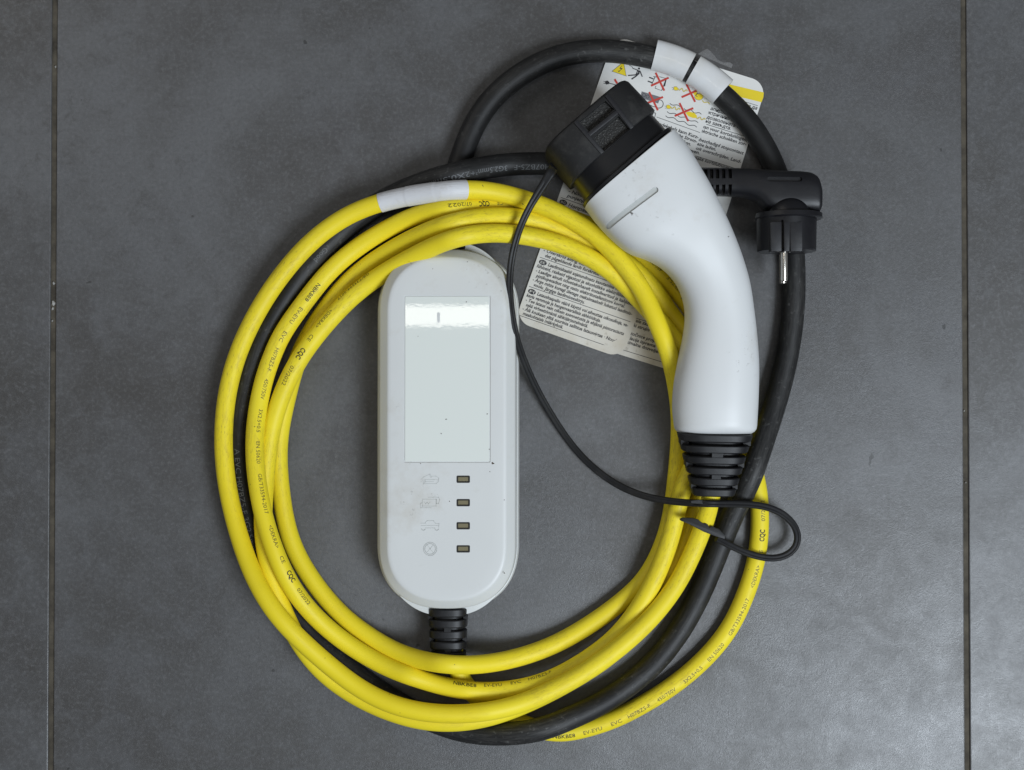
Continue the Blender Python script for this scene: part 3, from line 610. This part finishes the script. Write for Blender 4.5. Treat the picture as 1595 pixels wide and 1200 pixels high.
ins = cut(ins, (lambda m_: (m_.add(box_pts(P(1219, 370, 55), (1, 0, 0), (0, 1, 0), (0, 0, 1), .0007, .0110, .0035), BOXF), m_)[1])(MB()).mesh('c'))
io = link('pin_housing', ins, 'plug', plug, angle=30)
for xa, xb in ((1200.5, 1217.2), (1221, 1229.5), (1231, 1249.5)):
    a, b_ = P(xa, 346, 54.5), P(xb, 391.5, 54.5); cm = MB(); prism([(a[0], b_[1]), (b_[0], b_[1]), (b_[0], a[1]), (a[0], a[1])], .046, .0551, cm)
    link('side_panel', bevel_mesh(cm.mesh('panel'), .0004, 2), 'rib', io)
bm = bmesh.new(); bmesh.ops.create_uvsphere(bm, u_segments=40, v_segments=24, radius=1.0); c_ = P(1230, 334, 44); bmesh.ops.transform(bm, matrix=Matrix.Translation(Vector(c_)) @ Matrix.Diagonal((.0127, .0112, .0105, 1)), verts=bm.verts)
bmesh.ops.bisect_plane(bm, geom=bm.verts[:] + bm.edges[:] + bm.faces[:], plane_co=c_, plane_no=(0, -1, 0), clear_outer=True)
me = bpy.data.meshes.new('dome'); bm.to_mesh(me); bm.free(); link('grip_dome', me, 'plug', plug)
for zc in (PZ + 9.5, PZ - 9.5):
    x = P(1221 if zc > PZ else 1219.5, 415, zc)[0]; ya = P(1221, 388, zc)[1]; yb = P(1221, 439, PZ + 9.5)[1]
    rr = [superring((x, y, zc * .001), (1.0, 0, 0), UP, r_ * .001, r_ * .001, 2, 20) for y, r_ in ((ya, 2.4), (yb + .0012, 2.4), (yb + .0005, 2.1), (yb + .0001, 1.3))]
    link('pin', loft(rr).mesh('pin'), 'steel', plug)

# ------------------------------------------------------------------ dust cap on its rubber tether
cap = empty('dust_cap', (HC[0] + FWD[0] * .03, HC[1] + FWD[1] * .03, 0.018), 'black ribbed rubber cap with thin tether strap, fitted over the connector head', 'cap')
body = loft([head_ring(14.6, 33.8, 30.2, 4.2), head_ring(14.9, 34.4, 31.0, 4.2), head_ring(20, 34.5, 31.1, 4.2), head_ring(38.5, 33.8, 30.6, 4.2), head_ring(40.6, 33.0, 29.8, 4.0), head_ring(41.6, 31.6, 28.4, 3.9), head_ring(42, 29.5, 26, 3.7)]).mesh('cap')
q6 = zpx(840, 100, 4.615); CZ = 79.0
def quad(pts, z): p = P([a[0] for a in pts], [a[1] for a in pts], z); return [tuple(a[:2]) for a in p]
pn = [q6([(292, 412), (474, 262), (540, 325), (362, 490)]), q6([(392, 528), (572, 372), (652, 470), (462, 632)])]
cm = MB()
for a in pn: prism(quad(a, CZ)[::-1], .0735, .09, cm)
body = cut(body, cm.mesh('c'))
cb = link('cap_body', body, 'cap', cap, angle=30)
for a in pn:
    link('grained_panel', prism(quad(a, CZ)[::-1], .0705, .0742).mesh('pad'), 'pad', cb, smooth=False)
for a, b_ in (((258, 412), (455, 640)), ((482, 222), (668, 462)), ((352, 512), (560, 345))):
    (xa, ya), (xb, yb) = q6([a, b_]); A, B_ = P(xa, ya, CZ), P(xb, yb, CZ); ax = (B_ - A); L_ = np.linalg.norm(ax); ax /= L_; ay = np.array([-ax[1], ax[0], 0]); m_ = MB()
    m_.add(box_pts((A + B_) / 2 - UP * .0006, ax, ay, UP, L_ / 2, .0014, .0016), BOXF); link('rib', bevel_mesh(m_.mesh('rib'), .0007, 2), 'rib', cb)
def strap(th, s):
    t0 = TP.s[-1]; w = .0023 + .0010 * max(0, 1 - s / .03); ct, st_ = np.sin(th), np.cos(th)
    a = np.sign(ct) * np.abs(ct) ** .7 * w; b_ = np.sign(st_) * np.abs(st_) ** .7 * .0017
    return a, b_ - .0005 * (np.abs(a) < w * .35) * (st_ > .3)
link('tether', sweep(TP, 0, TP.near(1118, 840), .0025, strap), 'tether', cap)
q7 = zpx(1040, 670, 6.319); zt = TP.p[np.argmin(np.hypot(tet_px[:, 0] - 1085, tet_px[:, 1] - 820))][2] * 1000
out = q7([(118, 876), (145, 862), (240, 866), (296, 878), (322, 902), (345, 918), (372, 916), (396, 930), (404, 962), (432, 942), (470, 962), (500, 972), (560, 1035), (560, 1072), (470, 1046), (350, 1000), (210, 926), (125, 892)])
m_ = prism(quad(out, zt)[::-1], (zt - 2.0) * .001, (zt + 1.6) * .001)
link('clip', bevel_mesh(m_.mesh('clip'), .0004, 2, 20), 'tether', cap)
zt2 = TP.p[np.argmin(np.hypot(tet_px[:, 0] - 1095, tet_px[:, 1] - 785))][2] * 1000
out = q7([(225, 694), (300, 684), (350, 690), (378, 712), (400, 700), (425, 716), (470, 708), (500, 718), (500, 740), (225, 724)])
link('clip_teeth', bevel_mesh(prism(quad(out, zt2)[::-1], (zt2 - 1.4) * .001, (zt2 + 1.3) * .001).mesh('teeth'), .0003, 1, 20), 'tether', cap)

# ------------------------------------------------------------------ safety tags looped on the black cable
TH1, TH2 = R(19.3), R(17.3); O1, O2 = (958, 55), (1026, 77); TWD, TLN = 177.0, 472.0
ZC = BP.at(BP.near(1045, 97))[0][0, 2] * 1000
def tagframe(O, th): return np.array(O, float), np.array([math.cos(th), math.sin(th)]), np.array([-math.sin(th), math.cos(th)])
def tagz(px, py, O, th, base):
    o, u, v_ = tagframe(O, th); w = (np.stack([np.asarray(px, float), np.asarray(py, float)], -1) - o); a, b_ = w @ u, w @ v_
    wav = 0.25 * np.sin(a / 38.0 + b_ / 60.0) + 0.25
    return base + wav * np.clip(b_ / 80, 0, 1)
def make_tag(O, th, base, curl):
    o, u, v_ = tagframe(O, th); out = []
    outl = np.array(rrect(0, 0, TWD, TLN, 24, 8))
    bm = bmesh.new(); vs = [bm.verts.new((*p, 0)) for p in outl]; bm.faces.new(vs)
    for y in np.linspace(20, 460, 34): bmesh.ops.bisect_plane(bm, geom=bm.verts[:] + bm.edges[:] + bm.faces[:], plane_co=(0, y, 0), plane_no=(0, 1, 0))
    for x in np.linspace(15, 165, 12): bmesh.ops.bisect_plane(bm, geom=bm.verts[:] + bm.edges[:] + bm.faces[:], plane_co=(x, 0, 0), plane_no=(1, 0, 0))
    bmesh.ops.recalc_face_normals(bm, faces=bm.faces)
    for w in bm.verts:
        p = o + w.co.x * u + w.co.y * v_; z = tagz(p[0], p[1], O, th, base)
        if curl: z += 3.2 * max(0, ((w.co.x - 150) + (w.co.y - 440)) / 59.0 - .1) ** 2
        w.co = Vector(P(p[0], p[1], z))
    r_ = bmesh.ops.extrude_face_region(bm, geom=bm.faces[:]); 
    for w in [g for g in r_['geom'] if isinstance(g, bmesh.types.BMVert)]: w.co.z -= .00045
    bmesh.ops.recalc_face_normals(bm, faces=bm.faces); me = bpy.data.meshes.new('tag'); bm.to_mesh(me); bm.free(); return me
TAGS = [dict(O=O1, th=TH1, base=1.15), dict(O=O2, th=TH2, base=0.5)]
def tz(i, px, py): t = TAGS[i]; return tagz(px, py, t['O'], t['th'], t['base'])
def put(i, mb, pts, faces, lift=.12, mi=0):
    pts = np.asarray(pts, float); mb.add(P(pts[:, 0], pts[:, 1], tz(i, pts[:, 0], pts[:, 1]) + lift), faces, mi)
def poly(i, mb, pts, lift=.12, mi=0): put(i, mb, pts, [tuple(range(len(pts)))], lift, mi)
def line(i, mb, pts, w, lift=.14, mi=0):
    p = np.asarray(pts, float); closed = np.linalg.norm(p[0] - p[-1]) < 1e-6; t = np.gradient(p, axis=0)
    if closed: t[0] = t[-1] = p[1] - p[-2]
    t /= np.linalg.norm(t, axis=1)[:, None] + 1e-9; n_ = np.stack([-t[:, 1], t[:, 0]], 1); m_ = len(p)
    put(i, mb, np.concatenate([p + n_ * w / 2, p - n_ * w / 2]), [(j, j + 1, j + 1 + m_, j + m_) for j in range(m_ - 1)], lift, mi)
def ttext(i, mb, text, px, py, ang, size, fit=None, shear=.18, bold=.0, lift=.14, mi=0, own=True):
    v, f, w = glyphs(text, 0, shear, bold)
    if not len(v): return
    sx = size if fit is None else fit / w; c, s = math.cos(ang), math.sin(ang); x, y = v[:, 0] * sx, -v[:, 1] * size
    if own:
        mb = MB()
    put(i, mb, np.stack([px + c * x - s * y, py + s * x + c * y], 1), f, lift, mi)
    if own: link('printed_text', mb.mesh('text'), 'paper' if own == 'paper' else 'ink', TAGS[i]['leaf'], smooth=False)
tags = []
for i, lb in enumerate(('white safety tag with warning pictograms, looped on black cable beside the connector cap', 'white safety tag with yellow stripe, looped on black cable and half under the pictogram tag')):
    t = TAGS[i]; c_ = P(*(np.array(t['O']) + [20, 240]), 0)
    e = empty('safety_tag', (c_[0], c_[1], 0), lb, 'tag', 'safety tags looped on the black cable'); tags.append(e)
    t['leaf'] = link('leaf', make_tag(t['O'], t['th'], t['base'], i == 0), 'paper', e, angle=60)
# loops of glossy film round the cable
def loop(path, s0, s1, parent, tiltz=0.0):
    def pr(inner):
        def f(th, s):
            a = np.sin(th); b_ = np.cos(th); e = .00025 if inner else 0
            return np.sign(a) * np.abs(a) ** .9 * (.0101 - e) - .0020, np.sign(b_) * np.abs(b_) ** .9 * (.0082 - e) + .0002
        return f
    a = sweep(path, s0, s1, .002, pr(False), close=False); b_ = sweep(path, s0, s1, .002, pr(True), close=False)
    bm = bmesh.new(); bm.from_mesh(a); bm.from_mesh(b_); be = [x for x in bm.edges if x.is_boundary]; bmesh.ops.bridge_loops(bm, edges=[x for x in be if (x.calc_length() > 0) and min((Vector(path.at(s0)[0][0]) - x.verts[0].co).length, 1) < .02])
    bmesh.ops.recalc_face_normals(bm, faces=bm.faces); bm.to_mesh(a); bm.free()
    return link('cable_loop', a, 'film_white', parent, angle=50)
s1 = BP.near(1018, 90); s2 = BP.near(1071, 108); loop(BP, min(s1, s2), max(s1, s2), tags[0])
s1 = BP.near(1076, 110); s2 = BP.near(1124, 147); lo = loop(BP, min(s1, s2), max(s1, s2), tags[1])
q8 = zpx(960, 50, 7.975)
fl = q8([(1012, 275), (1060, 245), (1130, 208), (1180, 250), (1260, 345), (1330, 380), (1410, 378), (1445, 405), (1430, 450), (1300, 400)])
m_ = MB(); pz = [P(x, y, 15.0 - 4 * (max(0, 95 - y) / 20)) for x, y in fl]; m_.add(pz + [p - [0, 0, .00015] for p in pz], [tuple(range(len(pz))), tuple(range(2 * len(pz) - 1, len(pz) - 1, -1))]); link('clear_film_flap', m_.mesh('flap'), 'clear', tags[1], smooth=False)

# ---- printing on the pictogram tag
T0 = TAGS[0]['leaf']; T1 = TAGS[1]['leaf']
qa = zpx(920, 80, 7.975)
def arr(p): return np.array(p, float)
def cross(i, mb, a, b_, c, d, w, mi):
    for p0, p1 in ((a, b_), (c, d)): line(i, mb, [p0, p1], w, .22, mi)
def pict(name, fn, lbl=None):
    mb = MB(); fn(mb); o = link(name, mb.mesh(name), ['ink', 'yellow_ink', 'red_ink', 'pict_grey', 'paper'], T0, smooth=False); return o
def shock(mb):
    tri = qa([(265, 250), (408, 135), (443, 310)]); poly(0, mb, tri, .12, 1); line(0, mb, tri + [tri[0]], 1.1, .16, 0)
    poly(0, mb, qa([(395, 172), (358, 215), (380, 222), (352, 246), (348, 238), (342, 260), (362, 254), (356, 250), (398, 216), (374, 208)]), .18, 0)
def man(mb):
    line(0, mb, qa([(478, 175), (500, 185), (518, 196), (522, 212)]), .8); line(0, mb, qa([(522, 212), (590, 238)]), 1.4); poly(0, mb, qa(circle(601, 216, 13, 14)))
    poly(0, mb, qa([(578, 235), (612, 240), (606, 285), (580, 302), (560, 292)])); line(0, mb, qa([(612, 245), (642, 318)]), 1.7)
    line(0, mb, qa([(575, 288), (550, 296), (464, 302)]), 1.7); line(0, mb, qa([(590, 285), (565, 310), (508, 348)]), 2.0)
    line(0, mb, qa([(575, 255), (590, 262), (580, 272)]), .6, .18, 4)
def socket(mb):
    for a, b_ in (((728, 325), (780, 345)), ((710, 372), (765, 392))): line(0, mb, qa([a, b_]), 1.9)
    line(0, mb, qa([(800, 322), (760, 410)]), 1.0); line(0, mb, qa([(780, 316), (845, 325)]), 1.0)
    line(0, mb, qa([(855, 318), (940, 338), (882, 490), (800, 460), (812, 432)]), 1.0); poly(0, mb, qa([(925, 362), (945, 345), (925, 435), (905, 440)]))
    cross(0, mb, *qa([(808, 268), (915, 490), (970, 330), (750, 430)]), 3.0, 2)
def cordplug(mb):
    poly(0, mb, qa([(185, 370), (215, 366), (236, 390), (228, 408), (195, 415), (178, 395)])); line(0, mb, qa([(160, 372), (185, 380)]), .8); line(0, mb, qa([(160, 398), (182, 402)]), .8)
    line(0, mb, qa([(230, 398), (270, 408), (320, 420)]), 1.1); line(0, mb, qa([(298, 348), (330, 400)]), 3.2, .22, 2)
def squig(x0, y0, x1, y1, n, amp):
    t = np.linspace(0, 1, 8 * n + 1); d = np.array([x1 - x0, y1 - y0], float); nn = np.array([-d[1], d[0]]) / np.linalg.norm(d); b_ = np.array([x0, y0]) + t[:, None] * d + nn * (amp * np.sin(t * n * 2 * np.pi))[:, None]; return [tuple(a) for a in b_]
def evline(mb, ox, oy):
    f = lambda pts: qa([(x + ox, y + oy) for x, y in pts])
    poly(0, mb, f([(1035, 442), (1065, 440), (1088, 462), (1078, 488), (1045, 488), (1030, 470)]), .13, 1); line(0, mb, f([(1035, 442), (1065, 440), (1088, 462), (1078, 488), (1045, 488), (1030, 470), (1035, 442)]), .5, .15, 3)
    line(0, mb, f([(1008, 452), (1035, 458)]), .6, .14, 3); line(0, mb, f([(1012, 480), (1032, 480)]), .6, .14, 3)
    for w, mi, l in ((1.5, 3, .13), (.9, 1, .16)): line(0, mb, f(squig(1090, 465, 1200, 500, 2, 16)), w, l, mi)
def evcar(mb):
    evline(mb, 0, 0); poly(0, mb, qa(circle(1345, 568, 52, 24, ry=40)), .13, 1); line(0, mb, qa(circle(1345, 568, 52, 24, ry=40)), .6, .15, 3); poly(0, mb, qa([(1270, 515), (1320, 505), (1330, 560), (1300, 570)]), .14, 1)
    line(0, mb, qa([(1330, 520), (1305, 548), (1325, 565)]), 1.2, .2, 0)
    for w, mi, l in ((1.5, 3, .13), (.9, 1, .16)): line(0, mb, qa(squig(1390, 610, 1475, 660, 1, 14)), w, l, mi)
    cross(0, mb, *qa([(1190, 408), (1298, 630), (1330, 485), (1130, 572)]), 3.0, 2)
def drum(mb):
    poly(0, mb, qa([(635, 500), (870, 570), (838, 650), (618, 580)]), .12, 3)
    for cx, cy in ((662, 545), (708, 565)): line(0, mb, qa(circle(cx, cy, 20, 14)), .6, .15, 0)
    line(0, mb, qa([(835, 600)] + circle(850, 655, 52, 14, -60, 130) + [(780, 690), (720, 660)]), 1.0, .16, 0)
    cross(0, mb, *qa([(728, 508), (835, 735), (900, 570), (690, 650)]), 3.0, 2)
def water(mb):
    evline(mb, -90, 228); 
    for a, b_ in (((985, 648), (1110, 690)), ((1160, 712), (1375, 785)), ((950, 750), (1335, 890)), ((932, 802), (1318, 945))): line(0, mb, qa(squig(*a, *b_, max(1, int((b_[0] - a[0]) / 105)), 11)), 1.0, .15, 0)
    poly(0, mb, qa([(1180, 765), (1225, 750), (1290, 768), (1322, 805), (1315, 830), (1270, 830), (1215, 808)]), .17, 1)
    for w, mi, l in ((1.5, 3, .13), (.9, 1, .16)): line(0, mb, qa(squig(1315, 820, 1425, 852, 2, 14)), w, l, mi)
    cross(0, mb, *qa([(1105, 645), (1212, 870), (1275, 708), (1045, 805)]), 3.0, 2)
def book(mb): line(0, mb, qa([(775, 748), (808, 770), (795, 832), (765, 815)]), .9); line(0, mb, qa([(785, 770), (800, 778)]), .5)
for fn in (shock, man, socket, cordplug, evcar, drum, water, book): pict('pictogram', fn)
mb = MB(); A1 = TH1
def uvp(O, th, u, v_): o, a, b_ = tagframe(O, th); return o + u * a + v_ * b_
def ruled(i, pts, w):
    g = MB(); line(i, g, pts, w); link('printed_rule', g.mesh('rule'), 'ink', TAGS[i]['leaf'], smooth=False)
def rule(i, mb, u0, u1, v_, w=.8):
    t = TAGS[i]; ruled(i, [tuple(uvp(t['O'], t['th'], u, v_)) for u in np.linspace(u0, u1, 14)], w)
def para(i, mb, text, u, v_, fit=None, size=7.6, bold=.018): t = TAGS[i]; p = uvp(t['O'], t['th'], u, v_); ttext(i, mb, text, p[0], p[1], t['th'], size, fit, bold=bold)
def badge(i, mb, u, v_, s):
    t = TAGS[i]; pts = [tuple(uvp(t['O'], t['th'], u + 6.2 * math.cos(a), v_ + 4 * math.sin(a))) for a in np.linspace(0, 2 * np.pi, 22)[:-1]]; g = MB(); poly(i, g, pts); link('language_badge', g.mesh('badge'), 'ink', t['leaf'], smooth=False)
    p = uvp(t['O'], t['th'], u - 3.6, v_ + 2.0); ttext(i, None, s, p[0], p[1], t['th'], 5.6, 7.2, shear=0, lift=.2, own='paper')
mbw = MB()
ruled(0, qa([(820, 818), (1360, 1012)]), .7)
for s, z in (('Falsches Nutzen des Ladekabels kann Kurz-', (1335, 1090)), ('schlüsse, lebensgefährliche Strom-', (1318, 1142)), ('schläge und Brände zur Folge haben.', (1240, 1175)), ('- Laden Sie nur an unbeschädigten', (1290, 1268))):
    v, f, w = glyphs(s, 0, .18, .006); (ex, ey), = qa([z]); L_ = w * 7.6 * .98; ttext(0, mb, s, ex - L_ * math.cos(A1), ey - L_ * math.sin(A1), A1, 7.6, L_, bold=.018)
y = 255
for s, fit in (('- Nikad ne prekoračite dopuštenu struju', 150), ('punjenja. Poštujte propise.', 96)): para(0, mb, s, 12, y, fit); y += 7.6
rule(0, mb, 4, 168, 266.5); badge(0, mb, 10, 272.5, 'BG'); para(0, mb, 'Неправилното използване може', 19, 276, 140); para(0, mb, 'да причини късо съединение.', 5, 283.6, 128)
for s, u, v_, fit in (('- Overskrid aldrig den maksimalt tilladte ladestrøm', 6, 355.0, 160), ('det pågældende lands forskrifter.', 11, 362.2, 92)): para(0, mb, s, u, v_, fit)
rule(0, mb, 4, 170, 365.2); badge(0, mb, 11, 371.5, 'EE')
for s, u, v_, fit in (('Laadimiskaabli asjatundmatu kasutamine võib tekitada', 20, 374, 146), ('lühiseid, raskeid vigastusi ja eluohtlikke elektrilööke.', 4, 381.4, 150), ('- Laadige ainult nõuetekohaselt installeeritud ja kahjusta-', 5, 388.8, 163), ('pistikupesadest ning vastu elektriinstallatsiooni korral.', 8, 396.2, 146), ('- Ärge mitte kunagi ületage maksimaalselt lubatud laadimis-', 5, 403.6, 164), ('voolu. Järgige laadimiseeskirju.', 9, 411, 84)): para(0, mb, s, u, v_, fit)
rule(0, mb, 3, 170, 413.6); badge(0, mb, 10, 420, 'FI')
for s, u, v_, fit in (('Latauskaapelin väärä käyttö voi aiheuttaa oikosulkuja, va-', 19, 422.6, 150), ('kavia vammoja ja hengenvaarallisia sähköiskuja.', 4, 429.8, 122), ('- Tee lataus vain oikein asennetusta ja ehjästä pistorasiasta', 5, 437, 162), ('sekä virheettömästä sähköjärjestelmästä.', 8, 444.3, 102), ('- Älä koskaan ylitä suurinta sallittua latausvirtaa · Noudata', 5, 451.6, 162), ('maakohtaisia määräyksiä.', 8, 458.6, 66)): para(0, mb, s, u, v_, fit)
rule(0, mb, 4, 165, 461.2)
# ---- printing on the striped tag
mb = MB(); st_ = zpx(1080, 90, 13.29)
poly(1, mb, st_([(-200, 330), (1458, 722), (1450, 820), (1410, 925), (-200, 530)]), .12)
link('yellow_stripe', mb.mesh('stripe'), 'yellow_ink', T1, smooth=False)
mb = MB(); A2 = TH2; q3 = zpx(1040, 150, 9.97)
ruled(1, q3([(700, -70), (1400, 150)]), .7); ruled(1, q3([(600, 437), (1260, 645)]), .8); ruled(1, q3([(430, 928), (1190, 1168)]), .8)
def rtext(s, z, back=0):      # text that ends at a spot
    v, f, w = glyphs(s, 0, .18, .006); (ex, ey), = q3([z]); L_ = w * 7.6; ttext(1, mb, s, ex - L_ * math.cos(A2), ey - L_ * math.sin(A2), A2, 7.6, L_, bold=.018)
for s, z in (('може да доведе до нараняване на да', (1385, 215)), ('късо съединение, апиране и тежки', (1250, 395)), ('ударения от електричния импулс', (1240, 465)), ('максимално дозволената сила', (1230, 540)), ('закъсването. Спазвайте на закъдта.', (975, 528)), ('onjuist gebruik van de kabel kan voor kortsluitingen,', (1225, 705)), ('en levensgevaarlijke elektrische schokken zor-', (1215, 775)), ('- Alleen via een onbeschadigd stopcontact', (1175, 910)), ('en elektrische installatie laden.', (745, 850)), ('- Maximale laadstroom nooit overschrijden. Land-', (1135, 1045)), ('voorschriften.', (490, 905)), ('Feilbruk kan forårsake kortslutninger og', (1080, 1180))): rtext(s, z)
qb = zpx(900, 440, 8.57)
for s, z in (('ele zazipanja', (770, 530)), ('ki strujni udari', (735, 590)), ('točnice propisno instalirane', (700, 700)), ('lacija ispravna', (690, 765)), ('simalna dozvoljena struja', (650, 815))):
    (sx, sy), = qb([z]); ttext(1, mb, s, sx, sy, A2, 7.6, None, bold=.018)
ruled(1, qb([(780, 480), (1200, 612)]), .8); ruled(1, qb([(600, 902), (1240, 1100)]), .8)
for s, z in (('odvod prema uputi', (1290, 800)), ('punjenja', (1600, 1000))): pass
